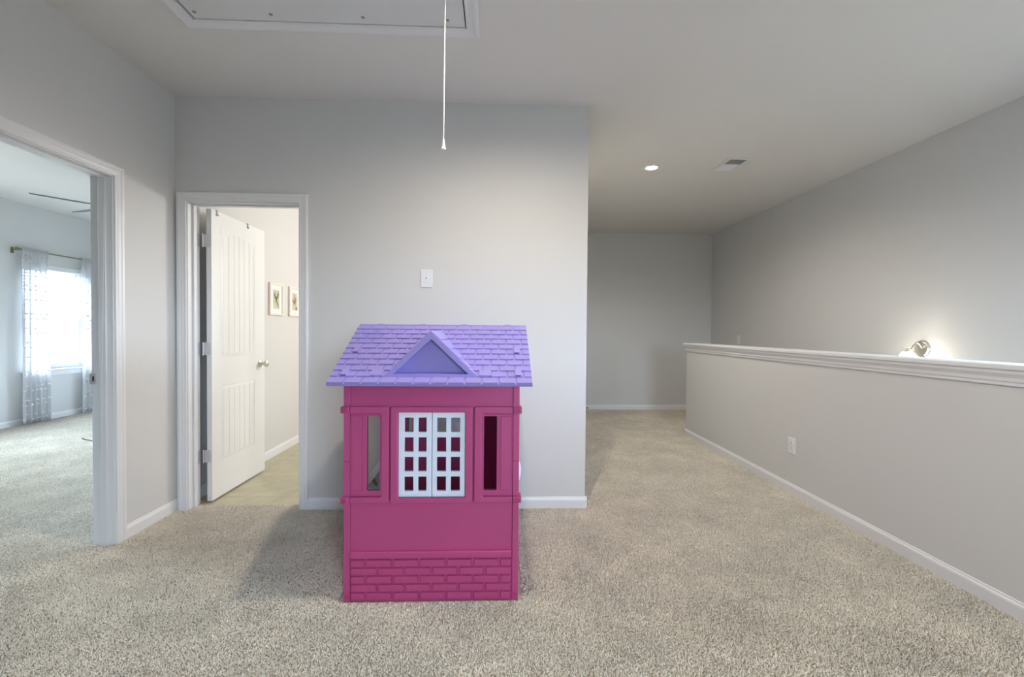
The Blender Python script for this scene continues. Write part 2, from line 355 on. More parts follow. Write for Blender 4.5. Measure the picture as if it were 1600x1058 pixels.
# door trims
CAS = [(0, 0), (0.0105, 0), (0.012, 0.005), (0.011, 0.012), (0.013, 0.020), (0.014, 0.034), (0.017, 0.040), (0.0175, 0.052), (0.015, 0.057), (0, 0.057)]
def casing(parent, m, a0, a1, z1):
    # a0,a1,z1 = inner edges ; profile (d, w outward)
    def sweep(stations):
        bm = B(); R = [[bm.verts.new(m(*s(w), d)) for d, w in CAS] for s in stations]
        n = len(CAS); bm.faces.new(R[0]); bm.faces.new(R[1][::-1])
        for i in range(n): bm.faces.new((R[0][i], R[0][(i+1) % n], R[1][(i+1) % n], R[1][i]))
        mk('casing', bm, M_TRIM, parent)
    sweep([lambda w: (a0-w, 0), lambda w: (a0-w, z1+w)])
    sweep([lambda w: (a1+w, 0), lambda w: (a1+w, z1+w)])
    sweep([lambda w: (a0-w, z1+w), lambda w: (a1+w, z1+w)])
def jamb(parent, m, a0, a1, z1, depth, stop0, stop1):
    bm = B(); mbox(bm, m, a0-0.018, a0, 0, z1, 0, depth); mbox(bm, m, a1, a1+0.018, 0, z1, 0, depth); mbox(bm, m, a0-0.018, a1+0.018, z1, z1+0.018, 0, depth)
    mk('jamb', bm, M_TRIM, parent)
    bm = B(); mbox(bm, m, a0, a0+0.011, 0, z1, stop0, stop1); mbox(bm, m, a1-0.011, a1, 0, z1, stop0, stop1); mbox(bm, m, a0+0.011, a1-0.011, z1-0.011, z1, stop0, stop1)
    mk('door_stop_strip', bm, M_TRIM, parent, bevel=0.002)
t2 = struct(root('trim_2', (-2.19, 2.11, 0)))
casing(t2, fmap('x', XL, 1), 1.694, 2.528, 2.054); casing(t2, fmap('x', XL-0.11, -1), 1.694, 2.528, 2.054)
jamb(t2, mx_l, 1.70, 2.522, 2.048, 0.11, 0.032, 0.066)
ms = fmap('y', 2.522, -1)
bm = B(); ring(bm, ms, rrect(XL-0.126, XL-0.094, 0.902, 0.960, 0.004), rrect(XL-0.113, XL-0.102, 0.917, 0.945, 0.002), 0, 0.0025); sp = mk('strike_plate', bm, M_STEEL, t2); sp['label'] = 'steel strike plate'
bm = B(); mbox(bm, ms, XL-0.113, XL-0.102, 0.917, 0.945, 0.0, 0.0008); mk('latch_hole', bm, M_DARK, sp)
t3 = struct(root('trim_3', (-1.68, 3.05, 0)))
casing(t3, fmap('y', YB, -1), -2.046, -1.313, 2.052); casing(t3, fmap('y', YB+0.115, 1), -2.046, -1.313, 2.052)
jamb(t3, my_b, -2.040, -1.319, 2.046, 0.115, 0.042, 0.075)
t4 = struct(root('trim_4', (XC, 3.82, 0)))
casing(t4, fmap('x', XC, 1), 3.432, 4.208, 2.052); jamb(t4, mx_h, 3.438, 4.202, 2.046, 0.115, 0.042, 0.075)

# ---------------------------------------------------------------- doors
def panel_door(name, m, w, h, t, knob_a, knob_z, face='both'):
    """m maps (a along door from hinge, z, d thickness 0..t)"""
    d = struct(root(name, m(w/2, 0.012, t/2)))
    z0 = 0.012
    st_, tr = 0.105, 0.13
    bm = B()
    grid(bm, m, 0, w, z0, h, 0.006, t-0.006, [])
    mk('core', bm, M_DOOR, d)
    P = [(st_, w-st_-0.045, 0.27, 0.80), (st_, w-st_-0.045, 1.01, 1.80)]
    for side in (0, 1):
        d0, d1 = (t-0.006, t) if side == 0 else (0.006, 0)
        # stile and rail frame around two openings, arched top on the upper one
        bm = B()
        grid(bm, m, 0, w, z0, h, d0, d1, [P[0], (P[1][0], P[1][1], P[1][2], 1.940)])
        mk('rail_frame', bm, M_DOOR, d, bevel=0.0015, seg=1)
        # arch filler
        a0, a1 = P[1][0], P[1][1]; n = 14
        arch = [(a0+(a1-a0)*i/n, 1.885+0.050*sin(pi*i/n)) for i in range(n+1)]
        bm = B(); prism(bm, arch+[(a1, 1.941), (a0, 1.941)], m, d0, d1); mk('arch_rail', bm, M_DOOR, d)
        # sticking bevels + planks
        for (pa0, pa1, pz0, pz1), archd in ((P[0], False), (P[1], True)):
            k = 0.022
            if archd: out = [(pa0, pz0), (pa1, pz0)]+arch[::-1]
            else: out = [(pa0, pz0), (pa1, pz0), (pa1, pz1), (pa0, pz1)]
            cx, cz = (pa0+pa1)/2, (pz0+pz1)/2; hw, hh = (pa1-pa0)/2, (max(p[1] for p in out)-pz0)/2; cz = pz0+hh
            inn = [(cx+(p[0]-cx)*(hw-k)/hw, cz+(p[1]-cz)*(hh-k)/hh) for p in out]
            dm = d0; bm = B()
            o_ = [bm.verts.new(m(p[0], p[1], d1)) for p in out]; i_ = [bm.verts.new(m(p[0], p[1], d1+(d1-dm)*0.45)) for p in inn]
            for q in range(len(out)): bm.faces.new((o_[q], o_[(q+1) % len(out)], i_[(q+1) % len(out)], i_[q]))
            mk('panel_molding', bm, M_DOOR, d)
            npl = 6; ia0, ia1 = min(p[0] for p in inn), max(p[0] for p in inn); iz0 = min(p[1] for p in inn)
            for q in range(npl):
                b0, b1 = ia0+(ia1-ia0)*q/npl+0.0018, ia0+(ia1-ia0)*(q+1)/npl-0.0018
                def top(a):
                    if not archd: return pz1-k
                    s = (a-ia0)/(ia1-ia0); return cz+((1.885+0.050*sin(pi*s))-cz)*(hh-k)/hh
                bm = B(); prism(bm, [(b0, iz0), (b1, iz0), (b1, top(b1)), ((b0+b1)/2, top((b0+b1)/2)), (b0, top(b0))], m, dm-(d1-dm)*0.02, d1+(d1-dm)*0.38)
                mk('plank', bm, M_DOOR, d)
    for side in (0, 1):
        p = Vector(m(knob_a, knob_z, t if side == 0 else 0)); ax = Vector(m(knob_a, knob_z, 1))-Vector(m(knob_a, knob_z, 0)); ax = ax if side == 0 else -ax
        bm = B(); lathe(bm, [(0.0, 0), (0.033, 0), (0.033, 0.004), (0.027, 0.010), (0.013, 0.014), (0.011, 0.030), (0.018, 0.036), (0.026, 0.044), (0.0285, 0.054), (0.026, 0.063), (0.016, 0.068), (0.0, 0.069)], p, ax, 28)
        k_ = mk('door_knob', bm, M_NICK, d, smooth=True); k_['label'] = 'brushed nickel round knob'
    return d
# open bathroom door: hinge edge at y=3.13, slab along +y, room face towards +x
md = lambda a, b, dd: (-2.003+dd, 3.128+a, b)
d1 = panel_door('door_1', md, 0.70, 2.04, 0.035, 0.625, 0.926)
for z in (1.82, 1.073, 0.327):
    bm = B()
    lathe(bm, [(0.0, -0.046), (0.0055, -0.046), (0.0055, 0.046), (0.0, 0.046)], (-2.022, 3.122, z), (0, 0, 1), 12)
    prism(bm, rrect(-2.017, -1.976, z-0.044, z+0.044, 0.008), fmap('y', 3.128, -1), 0.0, 0.003)
    prism(bm, rrect(3.078, 3.118, z-0.044, z+0.044, 0.008), fmap('x', -2.040, 1), 0.0, 0.003)
    h_ = mk('hinge', bm, M_STEEL, d1); h_['label'] = 'steel butt hinge'
    for dz in (-0.03, 0, 0.03):
        bm = B(); lathe(bm, [(0, 0), (0.0035, 0), (0.003, 0.0015), (0, 0.0015)], (-1.985-0.01*abs(dz)/0.03, 3.125, z+dz), (0, -1, 0), 10); mk('screw', bm, M_STEEL, h_)
d2 = panel_door('door_2', lambda a, b, dd: (XC-0.040+dd, 4.200-a, b), 0.757, 2.04, 0.035, 0.692, 0.925)
# over-door hooks
for i, (y, lab) in enumerate(((3.191, 'small grey over-door hook nearest the hinges of the open white door'), (3.573, 'small grey over-door hook nearest the knob side of the open white door'))):
    bm = B(); m_ = fmap('x', -1.968, 1)
    mbox(bm, m_, y-0.009, y+0.009, 2.041, 2.0430, -0.037, 0.003); mbox(bm, m_, y-0.009, y+0.009, 2.006, 2.0425, 0.001, 0.0030); mbox(bm, m_, y-0.009, y+0.009, 2.006, 2.009, 0.003, 0.010); mbox(bm, m_, y-0.009, y+0.009, 2.009, 2.016, 0.008, 0.010)
    tag(mk('door_hook', bm, M_CLIP), lab, 'hook', 'over-door hooks on the bathroom door')

# ---------------------------------------------------------------- windows
for n, ax, p, sg, a0, a1, z0, z1 in WINS:
    m = fmap(ax, p, sg)      # d>0 goes outside
    w = struct(root(n, m((a0+a1)/2, z0, 0.07)))
    bm = B(); grid(bm, m, a0, a1, z0, z1, 0.06, 0.125, [(a0+0.03, a1-0.03, z0+0.03, z1-0.03)]); mk('window_frame', bm, M_TRIM, w, bevel=0.002)
    zm = (z0+z1)/2-0.02
    for (q0, q1, dd) in ((zm-0.02, z1-0.03, 0.095), (z0+0.03, zm+0.02, 0.068)):
        bm = B(); grid(bm, m, a0+0.03, a1-0.03, q0, q1, dd, dd+0.025, [(a0+0.065, a1-0.065, q0+0.04, q1-0.035)]); s_ = mk('sash', bm, M_TRIM, w, bevel=0.003)
        bm = B(); mbox(bm, m, a0+0.06, a1-0.06, q0+0.035, q1-0.03, dd+0.010, dd+0.014); mk('pane', bm, M_GLASS, s_)
    bm = B(); mbox(bm, m, a0-0.05, a1+0.05, z0-0.02, z0, -0.035, 0.062); mk('stool', bm, M_TRIM, w, bevel=0.005)
    bm = B(); mbox(bm, m, a0-0.03, a1+0.03, z0-0.085, z0-0.02, -0.014, 0.0); mk('apron', bm, M_TRIM, w, bevel=0.004)
# blind in the visible bedroom window
bl = root('window_blind', (BX-0.03, 6.10, 1.32), 'white slatted blind half lowered in the bedroom window', 'blind')
mb = fmap('x', BX, -1)
bm = B(); mbox(bm, mb, 5.685, 6.515, 1.955, 2.02, -0.012, 0.050); mk('headrail', bm, M_TRIM, bl, bevel=0.004)
z = 1.945
while z > 1.36:
    bm = B(); prism(bm, [(0.006, z-0.020), (0.009, z-0.021), (0.044, z+0.001), (0.041, z+0.002)], lambda a, b, d: (BX-a, d, b), 5.69, 6.51); mk('slat', bm, M_SLAT, bl); z -= 0.042
bm = B(); mbox(bm, mb, 5.69, 6.51, 1.325, 1.345, 0.010, 0.045); mk('bottom_rail', bm, M_TRIM, bl, bevel=0.003)

# ---------------------------------------------------------------- curtains, rod
RODX, RODZ = BX+0.085, 2.155
rod = root('curtain_rod', (RODX, 6.1, RODZ), 'aged brass curtain rod above the bedroom window', 'curtain rod')
bm = B(); tube(bm, [(RODX, 5.56, RODZ), (RODX, 6.80, RODZ)], 0.009, 12); mk('pole', bm, M_BRASS, rod, smooth=True)
for y, s in ((5.56, -1), (6.80, 1)):
    bm = B(); lathe(bm, [(0.0, -0.004), (0.013, 0), (0.014, 0.008), (0.009, 0.012), (0.019, 0.022), (0.020, 0.032), (0.012, 0.042), (0, 0.045)], (RODX, y, RODZ), (0, s, 0), 16); mk('finial', bm, M_BRASS, rod, smooth=True)
    bm = B(); tube(bm, [(BX, y-0.0*s, RODZ-0.012), (RODX, y, RODZ-0.012)], 0.007, 10); mbox(bm, fmap('x', BX, 1), y-0.016, y+0.016, RODZ-0.05, RODZ+0.02, 0, 0.006); mk('bracket', bm, M_BRASS, rod)
def curtain(y0, y1, label, amp, nf, seed):
    rnd = random.Random(seed)
    c = root('curtain', (RODX, (y0+y1)/2, 0.01), label, 'curtain', 'sheer curtains at the bedroom window')
    nu, nv = 90, 26; bm = B(); V = []
    def pt(s, t):   # s across, t 0 bottom..1 top
        spread = 1.0+0.10*(1-t)**2; yc = (y0+y1)/2
        y = yc+(y0-yc+(y1-y0)*s)*spread
        a = amp*(0.55+0.45*(1-t)); ph = 2*pi*nf*s+0.5*sin(3*t+seed)
        x = RODX+a*sin(ph)+0.010*sin(2.3*ph+1.7)*(1-t*0.5)
        if t > 0.955: x = RODX+(0.013 if sin(2*pi*18*s) > 0 else 0.010)+0.004*sin(2*pi*18*s)
        return Vector((x, y, 0.012+(RODZ+0.028-0.012)*t))
    for j in range(nv+1): V.append([bm.verts.new(pt(i/nu, j/nv)) for i in range(nu+1)])
    for j in range(nv):
        for i in range(nu): bm.faces.new((V[j][i], V[j][i+1], V[j+1][i+1], V[j+1][i]))
    sh = mk('panel', bm, M_SHEER, c, smooth=True)
    sol = sh.modifiers.new('thickness', 'SOLIDIFY'); sol.thickness = 0.0012
    bm = B(); z = 0.06; row = 0
    while z < 2.05:
        for k in range(9):
            s = (k+0.5+(0.25 if row % 2 else -0.25)+rnd.uniform(-0.18, 0.18))/9; p = pt(min(max(s, 0.01), 0.99), z/RODZ)
            r = rnd.uniform(0.008, 0.012); g = bmesh.ops.create_icosphere(bm, subdivisions=1, radius=r, matrix=Matrix.Translation(p+Vector((0.010, 0, 0))))
            for v in g['verts']: v.co = p+Vector((0.010, 0, 0))+Vector(((v.co.x-p.x-0.010)*0.8, (v.co.y-p.y)*1.9, (v.co.z-p.z)*0.8+rnd.uniform(-.002, .002)))
        row += 1; z += 0.058 if row % 2 else 0.118
    tf = mk('tuft', bm, M_TUFT, c); tf['kind'] = 'stuff'
    return c
curtain(5.58, 5.90, 'sheer white tufted curtain panel left of the bedroom window', 0.030, 5, 1)
curtain(6.36, 6.76, 'sheer white tufted curtain panel right of the bedroom window, half behind the door frame', 0.030, 5, 2)
bm = B(); tube(bm, [(-4.49, 4.945, 0.008), (-4.45, 4.91, 0.011), (-4.40, 4.885, 0.007), (-4.30, 4.84, 0.007), (-4.05, 4.80, 0.007), (-3.8, 4.9, 0.007)], [0.005, 0.008, 0.007, 0.006, 0.006, 0.006], 8)
tag(mk('power_cord', bm, M_CABLE, smooth=True), 'black cord end lying on the bedroom carpet', 'cord')

# ceiling fan in bedroom
FC = Vector((-3.80, 4.52, 2.40))
fan = root('ceiling_fan', FC, 'grey bladed ceiling fan in the bedroom, mostly behind the door frame', 'ceiling fan')
bm = B(); lathe(bm, [(0, 0), (0.065, 0), (0.065, -0.03), (0.03, -0.05), (0.013, -0.055), (0.013, -0.20), (0.07, -0.21), (0.10, -0.25), (0.10, -0.33), (0.06, -0.37), (0, -0.37)], (FC.x, FC.y, H), (0, 0, 1), 24)
mk('motor', bm, M_FAN, fan, smooth=True)
a1_ = math.atan2(4.09-FC.y, -4.153-FC.x)
for k in range(5):
    a = a1_-k*2*pi/5; e = Vector((cos(a), sin(a), 0)); f_ = Vector((-sin(a), cos(a), 0)); nrm = Vector((0, 0, 1))
    q = radians(-15); f2_ = f_*cos(q)+nrm*sin(q); n2 = nrm*cos(q)-f_*sin(q)
    bm = B(); L0, L1 = 0.16, 0.555
    pts = [(L0, -0.045), (L0+0.05, -0.055), (L1-0.03, -0.062), (L1, -0.045), (L1, 0.045), (L1-0.03, 0.062), (L0+0.05, 0.055), (L0, 0.045)]
    prism(bm, pts, lambda A_, B_, D_: tuple(FC+e*A_+f2_*B_+n2*D_), -0.003, 0.003); bl_ = mk('blade', bm, M_FAN, fan)
    bm = B(); prism(bm, [(0.07, -0.018), (0.20, -0.014), (0.20, 0.014), (0.07, 0.018)], lambda A_, B_, D_: tuple(FC+e*A_+f2_*B_+n2*D_), 0.003, 0.008); mk('blade_arm', bm, M_STEEL, bl_)

# ---------------------------------------------------------------- attic hatch + cord
ht = root('attic_hatch', (-0.83, 1.95, H), 'white framed attic hatch panel in the ceiling', 'attic hatch')
HC = [(0, 0), (0.010, 0), (0.012, 0.006), (0.011, 0.014), (0.014, 0.030), (0.018, 0.045), (0.018, 0.055), (0.015, 0.0635), (0, 0.0635)]
def hatch_trim(stations):
    bm = B(); R = [[bm.verts.new((s(w)[0], s(w)[1], H-d)) for d, w in HC] for s in stations]; n = len(HC); bm.faces.new(R[0]); bm.faces.new(R[1][::-1])
    for i in range(n): bm.faces.new((R[0][i], R[0][(i+1) % n], R[1][(i+1) % n], R[1][i]))
    mk('frame_molding', bm, M_TRIM, ht)
hx0, hx1, hy0, hy1 = hatch
hatch_trim([lambda w: (hx0-w, hy0-w), lambda w: (hx0-w, hy1+w)]); hatch_trim([lambda w: (hx1+w, hy0-w), lambda w: (hx1+w, hy1+w)])
hatch_trim([lambda w: (hx0-w, hy1+w), lambda w: (hx1+w, hy1+w)]); hatch_trim([lambda w: (hx0-w, hy0-w), lambda w: (hx1+w, hy0-w)])
bm = B(); box(bm, hx0+0.014, hx1-0.006, hy0+0.006, hy1-0.004, H-0.006, H+0.008); pn = mk('panel', bm, M_HATCH, ht)
bm = B(); box(bm, hx0-0.03, hx1+0.03, hy0-0.03, hy1+0.03, H+0.141, H+0.16); mk('backing', bm, M_DARK, ht)
for x in (-1.46, -1.10, -0.66, -0.25):
    bm = B(); lathe(bm, [(0, 0), (0.009, 0), (0.008, 0.002), (0, 0.0025)], (x, hy1-0.05, H-0.006), (0, 0, -1), 12); mk('screw', bm, M_GREY, pn)
pc = root('pull_cord', (-0.232, 1.95, 2.03), 'thin white pull cord hanging from the attic hatch', 'pull cord')
bm = B(); tube(bm, [(-0.231, 1.95, H-0.006), (-0.234, 1.95, 2.4), (-0.236, 1.95, 2.040)], 0.0020, 8); mk('cord', bm, M_CORD, pc, smooth=True)
bm = B(); lathe(bm, [(0, 0.045), (0.0035, 0.045), (0.0055, 0.035), (0.0065, 0.015), (0.010, 0.004), (0.011, 0), (0.009, 0)], (-0.236, 1.95, 2.004), (0, 0, 1), 16); mk('bell_tip', bm, M_CORD, pc, smooth=True)

# ---------------------------------------------------------------- recessed lights, vent
for (x, y), lab in zip(cans, ('round white recessed ceiling light above the playhouse, just outside the frame', 'small round lit recessed light in the hallway ceiling beside the vent')):
    t = root('recessed_light', (x, y, H), lab, 'ceiling light', 'recessed ceiling lights')
    bm = B(); R_ = [(0.050, 0.03), (0.052, -0.001), (0.060, -0.006), (0.078, -0.004), (0.082, 0.0)]; n = 32; V = []
    for r, h in R_: V.append([bm.verts.new((x+r*cos(2*pi*k/n), y+r*sin(2*pi*k/n), H+h)) for k in range(n)])
    for i in range(len(V)-1):
        for k in range(n): bm.faces.new((V[i][k], V[i][(k+1) % n], V[i+1][(k+1) % n], V[i+1][k]))
    mk('trim_ring', bm, M_TRIM, t, smooth=True)
    bm = B(); lathe(bm, [(0, 0.002), (0.049, 0.002), (0.049, 0.006), (0, 0.006)], (x, y, H), (0, 0, 1), 32); mk('lens', bm, M_LENS, t)
vt = root('air_vent', (2.117, 3.963, H), 'white rectangular ceiling air vent with one dark half', 'vent')
bm = B(); grid(bm, fmap('z', H, -1), 2.018, 2.217, 3.805, 4.120, 0, 0.008, [(2.043, 2.192, 3.832, 4.093)]); mk('frame', bm, M_TRIM, vt, bevel=0.003)
bm = B(); grid(bm, gz(H), 2.036, 2.199, 3.826, 4.099, 0.004, 0.12, [(2.040, 2.195, 3.830, 4.095)]); box(bm, 2.036, 2.199, 3.826, 4.099, H+0.12, H+0.13); mk('duct', bm, M_DARK, vt)
for k in range(16):
    y = 3.838+k*0.0165; s = -1 if y < 3.955 else 1
    bm = B(); prism(bm, [(y-0.007*1, H-0.004 if s < 0 else H+0.012), (y-0.007+0.0012, H-0.004 if s < 0 else H+0.0125), (y+0.0075, H+0.012 if s < 0 else H-0.0035), (y+0.0063, H+0.0125 if s < 0 else H-0.004)], lambda a, b, d: (d, a, b), 2.043, 2.192)
    mk('louver', bm, M_TRIM, vt)

# ---------------------------------------------------------------- plates
def wall_plate(name, m, a, z, label, cat, kind):
    t = root(name, m(a, z-0.06, 0), label, cat)
    bm = B(); prism(bm, rrect(a-0.0385, a+0.0385, z-0.060, z+0.060, 0.004), m, 0, 0.006); mk('cover_plate', bm, M_PLATE, t, bevel=0.002)
    if kind == 'outlet':
        for dz in (0.0195, -0.0195):
            bm = B(); prism(bm, rrect(a-0.0165, a+0.0165, z+dz-0.0145, z+dz+0.0145, 0.0135, 6), m, 0.005, 0.0085); r_ = mk('receptacle', bm, M_PLATE, t)
            for da, hh in ((-0.006, 0.004), (0.006, 0.0035)):
                bm = B(); mbox(bm, m, a+da-0.001, a+da+0.001, z+dz+0.003-hh, z+dz+0.003+hh, 0.0083, 0.0088); mk('slot', bm, M_DARK, r_)
            bm = B(); prism(bm, rrect(a-0.0022, a+0.0022, z+dz-0.0105, z+dz-0.006, 0.002, 3), m, 0.0083, 0.0088); mk('ground_hole', bm, M_DARK, r_)
        scr = (0,)
    else:
        bm = B(); mbox(bm, m, a-0.005, a+0.005, z-0.012, z+0.012, 0.0055, 0.0068); sl = mk('toggle_slot', bm, M_GREY if kind == 'cable' else M_PLATE, t)
        bm = B(); prism(bm, [(z-0.004, 0.006), (z+0.006, 0.006), (z+0.013, 0.020), (z+0.008, 0.021)], lambda p, q, d: m(a+d, p, q), -0.0035, 0.0035); mk('toggle', bm, M_PLATE, t)
        scr = (0.030, -0.030)
    for dz in scr:
        bm = B(); lathe(bm, [(0, 0), (0.003, 0), (0.0025, 0.0012), (0, 0.0012)], m(a, z+dz, 0.006), Vector(m(a, z, 1))-Vector(m(a, z, 0)), 10); mk('screw', bm, M_STEEL, t)
    return t
wall_plate('light_switch', fmap('y', YB, -1), -0.471, 1.563, 'white single toggle switch plate on wall above the playhouse roof', 'light switch', 'switch')
wall_plate('wall_outlet', fmap('x', XH, -1), 3.242, 0.367, 'white double outlet low on the half wall', 'outlet', 'outlet')
wall_plate('light_switch', fmap('x', XR, -1), 5.975, 1.118, 'small white switch plate beyond the half wall, on right wall', 'light switch', 'switch')
# door stop on far baseboard
ds = root('door_stop', (1.40, YF-0.013, 0.04), 'tiny black tipped spring doorstop on the far baseboard', 'doorstop')
bm = B(); lathe(bm, [(0, 0), (0.009, 0), (0.009, 0.004), (0.005, 0.006), (0.005, 0.055), (0, 0.055)], (1.405, YF-0.013, 0.042), (0, -1, 0), 12); mk('spring', bm, M_STEEL, ds)
bm = B(); lathe(bm, [(0, 0), (0.009, 0), (0.010, 0.012), (0.007, 0.018), (0, 0.018)], (1.405, YF-0.068, 0.042), (0, -1, 0), 12); mk('rubber_tip', bm, M_CABLE, ds)

# ---------------------------------------------------------------- wall sconce
SY, SZ = 3.345, 1.100
sc = root('wall_sconce', (XR, SY, SZ), 'lit nickel wall sconce with white glass shade above the half wall', 'wall lamp')
bm = B(); lathe(bm, [(0, 0), (0.066, 0), (0.066, 0.006), (0.060, 0.014), (0.052, 0.017), (0.045, 0.014), (0.0, 0.016)], (XR, SY, SZ), (-1, 0, 0), 36); mk('back_plate', bm, M_NICK, sc, smooth=True)
arm = []
for k in range(15):
    t = k/14; arm.append((XR-0.014-0.150*t, SY-0.040*t, SZ+0.005+0.052*sin(pi*min(1, t*1.35))*(1-t*0.35)-0.010*t))
bm = B(); tube(bm, arm, 0.0055, 10); mk('arm', bm, M_NICK, sc, smooth=True)
ex, ey, ez = arm[-1]
bm = B(); lathe(bm, [(0, 0.012), (0.012, 0.012), (0.008, 0.004), (0.008, -0.008), (0.024, -0.012), (0.024, -0.020), (0, -0.020)], (ex, ey, ez), (0, 0, 1), 20); mk('socket_cap', bm, M_NICK, sc, smooth=True)
bm = B(); P = [(0.028, -0.018), (0.036, -0.024), (0.052, -0.055), (0.064, -0.090), (0.070, -0.115)]; n = 32
V = [[bm.verts.new((ex+r*cos(2*pi*k/n), ey+r*sin(2*pi*k/n), ez+h)) for k in range(n)] for r, h in P]
for i in range(len(V)-1):
    for k in range(n): bm.faces.new((V[i][k], V[i][(k+1) % n], V[i+1][(k+1) % n], V[i+1][k]))
g_ = mk('glass_shade', bm, M_SHADE, sc, smooth=True); g_['label'] = 'glowing white glass shade'; g_.modifiers.new('thickness', 'SOLIDIFY').thickness = 0.003

# ---------------------------------------------------------------- framed pictures in bathroom
def picture(y0, y1, label, ink, style):
    m = fmap('x', XL, 1); z0, z1 = 1.345, 1.650
    t = root('framed_picture', (XL, (y0+y1)/2, z0), label, 'picture', 'framed bird prints in the bathroom')
    bm = B(); grid(bm, m, y0, y1, z0, z1, 0, 0.020, [(y0+0.020, y1-0.020, z0+0.020, z1-0.020)]); mk('frame', bm, M_FRAME, t, bevel=0.003)
    bm = B(); mbox(bm, m, y0+0.018, y1-0.018, z0+0.018, z1-0.018, 0.002, 0.010); mk('mat_board', bm, M_MATW, t)
    w = y1-y0; c = (y0+y1)/2
    bm = B(); mbox(bm, m, c-0.060, c+0.060, z0+0.062, z1-0.062, 0.010, 0.0108); pr = mk('print', bm, M_PRINT, t)
    zc = (z0+z1)/2
    def poly(pts, nm, mt):
        bm = B(); prism(bm, [(c+p[0], zc+p[1]) for p in pts], m, 0.0108, 0.0114); mk(nm, bm, mt, pr)
    if style == 0:   # bird with both wings raised
        poly([(-0.012, -0.02), (0.010, -0.025), (0.014, 0.015), (-0.004, 0.028)], 'bird_body', ink)
        poly([(-0.006, 0.02), (-0.045, 0.075), (-0.036, 0.035), (-0.016, 0.0)], 'bird_wing', ink)
        poly([(0.008, 0.02), (0.042, 0.082), (0.044, 0.045), (0.016, 0.0)], 'bird_wing', ink)
        poly([(0.006, -0.025), (0.04, -0.075), (0.026, -0.02)], 'bird_tail', ink)
    else:            # bird perched on a twig
        poly([(-0.02, -0.02), (0.012, -0.03), (0.02, 0.03), (0.0, 0.06), (-0.012, 0.03)], 'bird_body', ink)
        poly([(-0.010, 0.05), (-0.016, 0.085), (0.004, 0.06)], 'bird_head', ink)
        poly([(-0.05, 0.02), (-0.02, -0.004), (-0.022, -0.02), (-0.055, 0.008)], 'twig', M_BIRD)
        poly([(0.01, -0.06), (0.05, -0.05), (0.045, -0.085), (0.015, -0.085)], 'leaf_cluster', M_BIRD2)
picture(4.187, 4.444, 'pale framed print of a bird with raised wings, beside the open door', M_BIRD, 0)
picture(4.578, 4.835, 'pale framed print of a russet bird, half behind the door frame', M_BIRD2, 1)

# ---------------------------------------------------------------- the playhouse
CX = -0.2825
ph = root('playhouse', (CX, 2.365, 0), 'pink plastic toy playhouse with lavender shingled roof and white window sashes', 'playhouse')
YFr, YBk = 1.975, 2.755           # outer faces of front and back sheets
mf = lambda a, b, d: (CX+a, YFr-d, b)
mbk = lambda a, b, d: (CX-a, YBk+d, b)
HZ = 0.968
def corner_post(m, s):
    bm = B()
    for z0, z1 in ((0.0, 0.6296), (0.6304, HZ-0.002)):
        a = sorted((s*0.3600, s*0.390)); mbox(bm, m, a[0]+0.0006, a[1]-0.0006, z0, z1, -0.030, 0.005)
    p = mk('corner_post', bm, M_PINK, ph, bevel=0.003)
    for z0, z1 in ((0.846, 0.876), (0.446, 0.476)):
        bm = B(); a = sorted((s*0.3610, s*0.400)); mbox(bm, m, a[0], a[1], z0, z1, -0.034, 0.018); c = mk('corner_cap', bm, M_PINK, p, bevel=0.004)
        boss(m, s*0.383, (z0+z1)/2, 0.018, c)
    boss(m, s*0.375, 0.030, 0.005, p)
def boss(m, a, z, d, parent):
    bm = B(); ax = Vector(m(a, z, 1))-Vector(m(a, z, 0))
    lathe(bm, [(0, 0), (0.0115, 0), (0.0112, 0.0045), (0.0090, 0.0045), (0.0084, 0.0005), (0, 0.0005)], m(a, z, d), ax, 18)
    mbox(bm, m, a-0.0016, a+0.0016, z-0.0075, z+0.0075, d, d+0.0045)
    return bm_obj('screw', bm, parent)
def bm_obj(n, bm, parent): return mk(n, bm, M_PINK, parent)
SL = [(-0.2865, -0.2305, 0.500, 0.833), (0.2310, 0.2885, 0.500, 0.833)]
